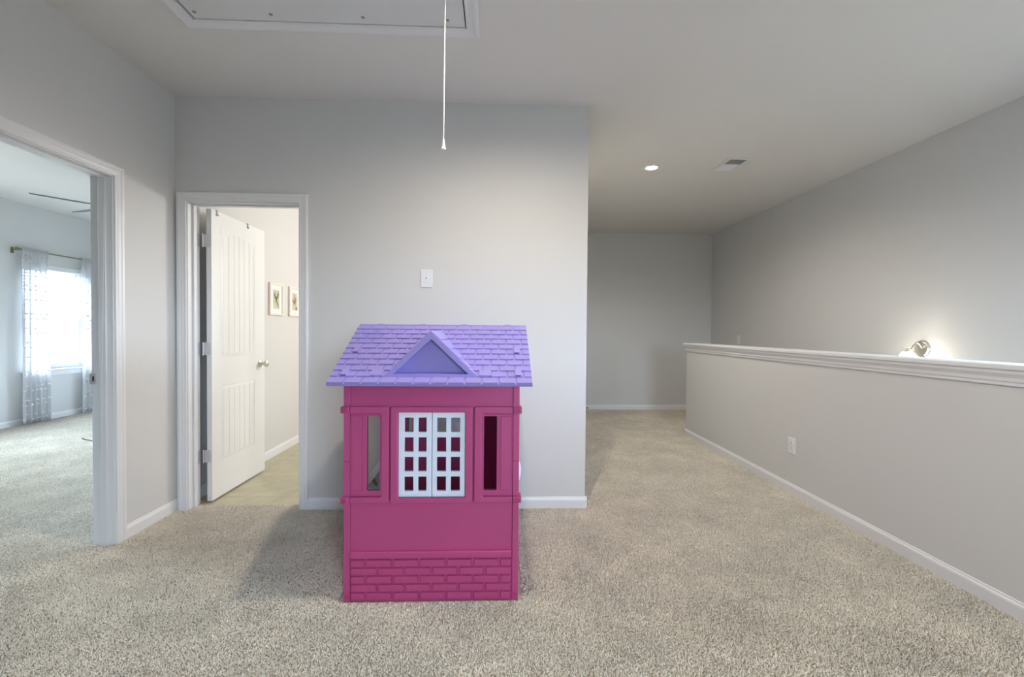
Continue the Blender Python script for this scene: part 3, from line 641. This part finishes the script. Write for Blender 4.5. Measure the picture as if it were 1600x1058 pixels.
def face(m, win, rows, full):
    SL = [(-0.2865, -0.2305, 0.500 if full else 0.556, 0.833), (0.2310, 0.2885 if full else 0.2570, 0.500 if full else 0.556, 0.833)]
    hl = [(s[0]-0.002, s[1]+0.002, s[2]-0.002, s[3]+0.002) for s in (SL if full else SL[1:])]+[win]
    bm = B(); grid(bm, m, -0.3595, 0.3595, 0.0, HZ, -0.022, 0, hl); mk('wall_panel', bm, M_PINK, ph)
    for s in (-1, 1): corner_post(m, s)
    # raised surround of the casement window
    bm = B(); ring(bm, m, rrect(-0.1815, 0.1795, win[2]-0.024, win[3]+0.025, 0.012), rrect(win[0], win[1], win[2], win[3], 0.004), -0.001, 0.016); mk('window_surround', bm, M_PINK, ph, bevel=0.004, seg=3)
    # side frames (open towards the corner posts), inner shutters and slits
    for s, sl in ((-1, SL[0]), (1, SL[1])):
        bm = B(); e = s*0.3598; i0, i1 = s*0.1885, s*0.2220
        lo, hi, t0, t1 = 0.448, 0.877, 0.474, 0.845
        pts = [(e, lo), (i0+s*0.006, lo), (i0, lo+0.006), (i0, hi-0.006), (i0+s*0.006, hi), (e, hi), (e, t1), (i1+s*0.006, t1), (i1, t1-0.006), (i1, t0+0.006), (i1+s*0.006, t0), (e, t0)]
        prism(bm, pts, m, -0.001, 0.016); mk('shutter_frame', bm, M_PINK, ph, bevel=0.0035, seg=3)
        bm = B(); o = sorted((s*0.3590, s*0.2225))
        ring(bm, m, rrect(o[0], o[1], t0+0.002, t1-0.002, 0.003), rrect(sl[0], sl[1], sl[2], sl[3], 0.006), -0.001, 0.0035); q = mk('shutter_rim', bm, M_PINK, ph, bevel=0.0015)
        bm = B(); o = sorted((s*0.3560, s*0.3045)); ring(bm, m, rrect(o[0]-0.003, o[1]+0.003, 0.497, 0.836, 0.008), rrect(o[0]+0.001, o[1]-0.001, 0.501, 0.832, 0.006), 0.0034, 0.0062)
        prism(bm, rrect(o[0]+0.003, o[1]-0.003, 0.503, 0.830, 0.005), m, 0.0034, 0.0065); mk('shutter_panel', bm, M_PINK, q, bevel=0.001)
    # casement sashes
    w0, w1, z0, z1 = win[0]+0.001, win[1]-0.001, win[2]+0.001, win[3]-0.001; mid = (w0+w1)/2
    for s0, s1 in ((w0, mid-0.0012), (mid+0.0012, w1)):
        W_ = s1-s0; c = [(s0+0.176*W_, s0+0.447*W_), (s0+0.593*W_, s0+0.842*W_)] if s0 < mid-0.01 else [(s0+0.140*W_, s0+0.418*W_), (s0+0.565*W_, s0+0.840*W_)]
        top, bot = 0.024, 0.026; hgt = (z1-z0-top-bot); ph_ = hgt/rows; gap = 0.0235; zz = []
        ghole = (hgt-gap*(rows-1))/rows
        for r in range(rows): zz.append((z0+bot+r*(ghole+gap), z0+bot+r*(ghole+gap)+ghole))
        bm = B(); grid(bm, m, s0, s1, z0, z1, -0.014, 0.003, [(a[0], a[1], b[0], b[1]) for a in c for b in zz]); sh = mk('window_sash', bm, M_WPLA, ph, bevel=0.002); sh['label'] = 'white casement sash with open grid'
        bm = B(); mbox(bm, m, s0+0.004, s1-0.004, z0+0.004, z0+0.016, 0.002, 0.006); mk('sash_rail', bm, M_WPLA, sh, bevel=0.0015)
face(mf, (-0.1495, 0.1485, 0.470, 0.851), 4, True)
face(mbk, (-0.1495, 0.1485, 0.550, 0.851), 3, False)
# ledge and moulded bricks on the front
bm = B(); mbox(bm, mf, -0.3585, 0.3585, 0.198, 0.228, -0.001, 0.011); mk('brick_ledge', bm, M_PINK, ph, bevel=0.004)
bricks = {}
def brick(a0, a1, z):
    key = round(a1-a0, 4)
    if key not in bricks:
        bm = B(); w = a1-a0; t = 0.0030
        lo = [(-w/2, 0), (w/2, 0), (w/2, 0.0315), (-w/2, 0.0315)]; hi = [(-w/2+t, t), (w/2-t, t), (w/2-t, 0.0315-t), (-w/2+t, 0.0315-t)]
        A_ = [bm.verts.new((p[0], 0, p[1])) for p in lo]; C_ = [bm.verts.new((p[0], -0.0090, p[1])) for p in hi]
        bm.faces.new(C_); bm.faces.new(A_[::-1])
        for i in range(4): bm.faces.new((A_[i], A_[(i+1) % 4], C_[(i+1) % 4], C_[i]))
        o = mk('brick', bm, M_PINK, ph, loc=(0, 0, 0)); bricks[key] = o
    else:
        o = bricks[key].copy(); COL.objects.link(o)
    place(o, (CX+(a0+a1)/2, YFr+0.0005, z), ph)
BWD = 0.714/6; J = 0.0100
for r in range(5):
    z = 0.011+r*0.0372
    ed = [-0.357+k*BWD for k in range(7)] if r % 2 else [-0.357]+[-0.357+(k+0.55)*BWD for k in range(6)]+[0.357]
    for k in range(len(ed)-1): brick(ed[k]+(J/2 if k else 0.001), ed[k+1]-(J/2 if k < len(ed)-2 else 0.001), z)
# side walls with gable tops
for s, name, hole in ((-1, 'side_panel', (2.22, 2.66, 0.24, 0.80)), (1, 'side_panel', (2.10, 2.56, 0.04, 0.88))):
    m = lambda a, b, d, s=s: (CX+s*(0.386-d), a, b)
    bm = B(); grid(bm, m, 2.004, 2.726, 0.0, HZ, 0.0, 0.02, [hole]); prism(bm, [(2.004, HZ), (2.726, HZ), (2.365, 1.150)], m, 0.0, 0.02); mk(name, bm, M_PINK, ph)
m = lambda a, b, d: (CX+0.386-0.008+d, a, b)
bm = B(); mbox(bm, m, 2.104, 2.556, 0.044, 0.876, -0.01, 0.006); dr = mk('toy_door', bm, M_PINK, ph, bevel=0.004)
bm = B()
V = []
for i in range(9):
    t = i/8*pi/2; rr = cos(t); V.append([bm.verts.new((CX+0.384+0.034*sin(t), 2.30+0.030*rr*cos(2*pi*k/24), 0.482+0.072*rr*sin(2*pi*k/24))) for k in range(24)] if i < 8 else None)
tipv = bm.verts.new((CX+0.384+0.034, 2.30, 0.482))
for i in range(7):
    for k in range(24): bm.faces.new((V[i][k], V[i][(k+1) % 24], V[i+1][(k+1) % 24], V[i+1][k]))
for k in range(24): bm.faces.new((V[7][k], V[7][(k+1) % 24], tipv))
bm.faces.new(V[0]); hd = mk('door_handle', bm, M_WPLA, dr, smooth=True); hd['label'] = 'white oval door handle'
# roof
RX0, RX1, EY, EZ, RY, RZ = -0.719, 0.158, 1.890, 0.985, 2.360, 1.243
SA = math.atan2(RZ-EZ, RY-EY); SLn = sqrt((RZ-EZ)**2+(RY-EY)**2); cS, sS = cos(SA), sin(SA)
def slope(x, t, n): return (x, EY+t*cS-n*sS, EZ+t*sS+n*cS)        # front slope: x, distance up slope, normal offset
def slopeb(x, t, n): return (x, 2*RY+0.0-(EY+t*cS-n*sS), EZ+t*sS+n*cS)
rf = None
for fn in (slope, slopeb):
    bm = B(); mbox(bm, fn, RX0, RX1, 0 if fn is slope else -0.15, SLn, -0.011, 0); q = mk('roof', bm, M_PURP, ph)  # back slope lengthened out of sight to keep light out of the gap behind
    if rf is None: rf = q
bm = B(); box(bm, RX0, RX1, RY-0.012, RY+0.012, RZ-0.012, RZ+0.002)
for x in (-0.61, -0.39, -0.17, 0.06): box(bm, x-0.018, x+0.018, RY-0.010, RY+0.010, RZ, RZ+0.005)
mk('ridge_cap', bm, M_PURP, ph, bevel=0.002)
NROW = 11; RL = (SLn-0.014)/NROW; SW = (RX1-RX0)/12
AP = Vector((-0.284, 1.930, 1.213)); BL_ = Vector((-0.490, 1.930, 1.009)); BR_ = Vector((-0.076, 1.930, 1.009))
def in_dormer(x, t):
    y = EY+t*cS; z = EZ+t*sS
    if y < 1.940 or z > 1.20: return False
    hw = (1.213-z)/(1.213-1.012)*0.206
    return abs(x+0.2845) < hw-SW*0.45
shm = {}
def shingle(x0, x1, t, lift=0.0):
    key = round(x1-x0, 4)
    if key not in shm:
        w = x1-x0; bm = B(); b = 0.0015
        P = [(-w/2, 0, -0.001), (w/2, 0, -0.001), (w/2, RL*0.99, -0.001), (-w/2, RL*0.99, -0.001)]
        Q = [(-w/2+b, b, 0.0085), (w/2-b, b, 0.0085), (w/2-b, RL*0.99, 0.0025), (-w/2+b, RL*0.99, 0.0025)]
        A_ = [bm.verts.new(p) for p in P]; C_ = [bm.verts.new(p) for p in Q]; bm.faces.new(C_); bm.faces.new(A_[::-1])
        for i in range(4): bm.faces.new((A_[i], A_[(i+1) % 4], C_[(i+1) % 4], C_[i]))
        o = mk('shingle', bm, M_PURP, rf, loc=(0, 0, 0)); shm[key] = o
    else:
        o = shm[key].copy(); COL.objects.link(o)
    place(o, slope((x0+x1)/2, t, lift), rf); o.rotation_euler = (SA, 0, 0)
G = 0.0068
for r in range(NROW):
    t = r*RL+0.001
    ed = [RX0+k*SW for k in range(13)] if r % 2 == 0 else [RX0]+[RX0+(k+0.5)*SW for k in range(12)]+[RX1]
    for k in range(len(ed)-1):
        x0, x1 = ed[k]+(G/2 if k else 0), ed[k+1]-(G/2 if k < len(ed)-2 else 0)
        if in_dormer((x0+x1)/2, t+RL*0.5): continue
        shingle(x0, x1, t)
for x, t in ((-0.662, RL*1.05), (0.098, RL*1.05), (-0.662, RL*5.05), (0.098, RL*5.05)):
    bm = B(); mbox(bm, slope, x-0.014, x+0.014, t+0.004, t+RL*1.15, 0.002, 0.0130); c_ = mk('roof_clip', bm, M_PURP, rf, bevel=0.002)
    bm = B(); mbox(bm, slope, x-0.010, x+0.010, t+0.0005, t+0.0042, 0.008, 0.0110); mk('clip_slot', bm, M_DARK, c_)
for x in (-0.520, -0.048):
    bm = B(); mbox(bm, slope, x-0.027, x+0.027, RL*1.1, RL*1.95, 0.002, 0.0125); mk('roof_tab', bm, M_PURP, rf, bevel=0.002)
# dormer: gable frame with a recessed triangle
bm = B()
ctr = Vector((-0.2845, 0, 0))
outer = [AP, BL_, BR_]; inner = [Vector((-0.282, 1.930, 1.178)), Vector((-0.446, 1.930, 1.0245)), Vector((-0.120, 1.930, 1.0245))]
rec = [Vector((v.x, 1.972, v.z)) for v in inner]
def yroof(z): return EY+(z-EZ)/math.tan(SA)
bk = [Vector((AP.x, yroof(AP.z), AP.z)), Vector((BL_.x, yroof(BL_.z)+0.02, BL_.z)), Vector((BR_.x, yroof(BR_.z)+0.02, BR_.z))]
vo = [bm.verts.new(v) for v in outer]; vi = [bm.verts.new(v) for v in inner]; vr = [bm.verts.new(v) for v in rec]; vb = [bm.verts.new(v) for v in bk]
for i in range(3):
    j = (i+1) % 3
    bm.faces.new((vo[i], vo[j], vi[j], vi[i])); bm.faces.new((vi[i], vi[j], vr[j], vr[i])); bm.faces.new((vo[i], vb[i], vb[j], vo[j]))
bm.faces.new(vr)
dm = mk('dormer', bm, M_PURP, rf, bevel=0.0)
for base_, bv in ((BL_, bk[1]), (BR_, bk[2])):
    nrm = (base_-AP).cross(bk[0]-AP).normalized()
    if nrm.z < 0: nrm = -nrm
    for k in range(5):
        f0, f1 = k/5, (k+1)/5
        yo = lambda f: AP+(base_-AP)*f
        zo = lambda f: Vector((yo(f).x, yroof(yo(f).z)+0.012, yo(f).z))
        a, b, c, d = yo(f0+0.015), zo(f0+0.015), zo(f1), yo(f1)
        jag = Vector((0, 0.003, 0))
        bm = B(); lowv = [bm.verts.new(v+nrm*-0.001) for v in (a, b, c, d)]; hiv = [bm.verts.new(v) for v in (a+jag+nrm*0.001, b+nrm*0.001, c+nrm*0.005, d+jag+nrm*0.005)]
        bm.faces.new(lowv); bm.faces.new(hiv)
        for i in range(4): bm.faces.new((lowv[i], lowv[(i+1) % 4], hiv[(i+1) % 4], hiv[i]))
        mk('shingle', bm, M_PURP, dm)

# teal mat propped in the gap behind the playhouse
q = radians(52.4)
ex_ = Vector((cos(q), 0, sin(q))); ez_ = Vector((-sin(q), 0, cos(q)))
O_ = Vector((-0.855, 2.905, 0.228))        # left end of the white edge (outer line)
def mm(a, b, d):
    p = O_+ex_*a+ez_*b; return (p.x, p.y+d+0.05*(p.z-0.1), p.z)
mt = root('play_mat', (-0.7, 2.92, 0), 'pale teal leaf-print play mat with white edge, propped behind the playhouse', 'play mat')
bot = -0.285/cos(q)
bm = B(); prism(bm, [(-0.02, -0.036), (0.40, -0.036), (0.40, -0.36), (0.06, -0.36), (-0.02, -0.30)], mm, 0, 0.025); pn2 = mk('fabric_panel', bm, M_TEAL, mt, bevel=0.004)
bm = B(); prism(bm, [(-0.03, 0.0), (0.41, 0.0), (0.41, -0.042), (-0.03, -0.042)], mm, -0.006, 0.031); mk('white_edge', bm, M_WHFAB, mt, bevel=0.004)
for a, b, g in ((0.06, -0.10, 0.3), (0.03, -0.06, 1.2), (0.14, -0.13, 2.0)):
    pts = [(a+0.030*cos(t)*cos(g)-0.012*sin(t)*sin(g), b+0.030*cos(t)*sin(g)+0.012*sin(t)*cos(g)) for t in [k*pi/5 for k in range(10)]]
    bm = B(); prism(bm, pts, mm, -0.001, 0.0005); mk('leaf_print', bm, M_LEAF, pn2)

# ---------------------------------------------------------------- carpet pile (tufts nobody could count)
def pile(name, rects, density, seed):
    bm = B()
    for x0, x1, y0, y1 in rects:
        vs = [bm.verts.new(p) for p in ((x0, y0, 0.0006), (x1, y0, 0.0006), (x1, y1, 0.0006), (x0, y1, 0.0006))]; bm.faces.new(vs)
    me = bpy.data.meshes.new(name); bm.to_mesh(me); bm.free(); me.materials.append(M_PILE)
    for p in me.polygons: assert p.normal.z > 0
    o = bpy.data.objects.new(name, me); COL.objects.link(o)
    ng = bpy.data.node_groups.new(name+'_nodes', 'GeometryNodeTree'); N = ng.nodes; L = ng.links
    ng.interface.new_socket('Geometry', in_out='INPUT', socket_type='NodeSocketGeometry'); ng.interface.new_socket('Geometry', in_out='OUTPUT', socket_type='NodeSocketGeometry')
    gi = N.new('NodeGroupInput'); go = N.new('NodeGroupOutput')
    d = N.new('GeometryNodeDistributePointsOnFaces'); d.inputs['Density'].default_value = density; d.inputs['Seed'].default_value = seed
    c = N.new('GeometryNodeMeshCone'); c.fill_type = 'NONE'; c.inputs['Vertices'].default_value = 5; c.inputs['Side Segments'].default_value = 1
    c.inputs['Radius Top'].default_value = 0.0010; c.inputs['Radius Bottom'].default_value = 0.0028; c.inputs['Depth'].default_value = 0.0078
    sm = N.new('GeometryNodeSetMaterial'); sm.inputs['Material'].default_value = M_PILE
    i = N.new('GeometryNodeInstanceOnPoints')
    rv = N.new('FunctionNodeRandomValue'); rv.data_type = 'FLOAT_VECTOR'; rv.inputs[0].default_value = (-0.75, -0.75, 0); rv.inputs[1].default_value = (0.75, 0.75, 6.28)
    rs = N.new('FunctionNodeRandomValue'); rs.data_type = 'FLOAT'; rs.inputs[2].default_value = 0.7; rs.inputs[3].default_value = 1.25
    L.new(gi.outputs[0], d.inputs['Mesh']); L.new(d.outputs['Points'], i.inputs['Points']); L.new(c.outputs['Mesh'], sm.inputs['Geometry']); L.new(sm.outputs['Geometry'], i.inputs['Instance'])
    L.new(rv.outputs[0], i.inputs['Rotation']); L.new(rs.outputs[1], i.inputs['Scale'])
    L.new(i.outputs['Instances'], go.inputs[0])
    md_ = o.modifiers.new('pile', 'NODES'); md_.node_group = ng
    o['kind'] = 'stuff'
    return o
tag(pile('carpet_pile', [(XL+0.014, XH-0.014, 1.25, 1.955), (XL+0.014, -0.70, 1.955, 2.985), (0.13, XH-0.014, 1.955, 2.985), (-2.04, -1.319, 2.985, 3.07), (XC+0.014, XH-0.014, 2.985, YF-0.014), (XH-0.014, XR-0.014, 5.13, YF-0.014)], 36000, 3), 'short beige carpet pile covering the landing and hallway floor', 'carpet pile')
tag(pile('carpet_pile', [(BX+0.014, XL-0.16, 1.3, 6.6), (XL-0.16, XL+0.014, 1.70, 2.522)], 15000, 5), 'short pale carpet pile on the bedroom floor beyond the left doorway', 'carpet pile')
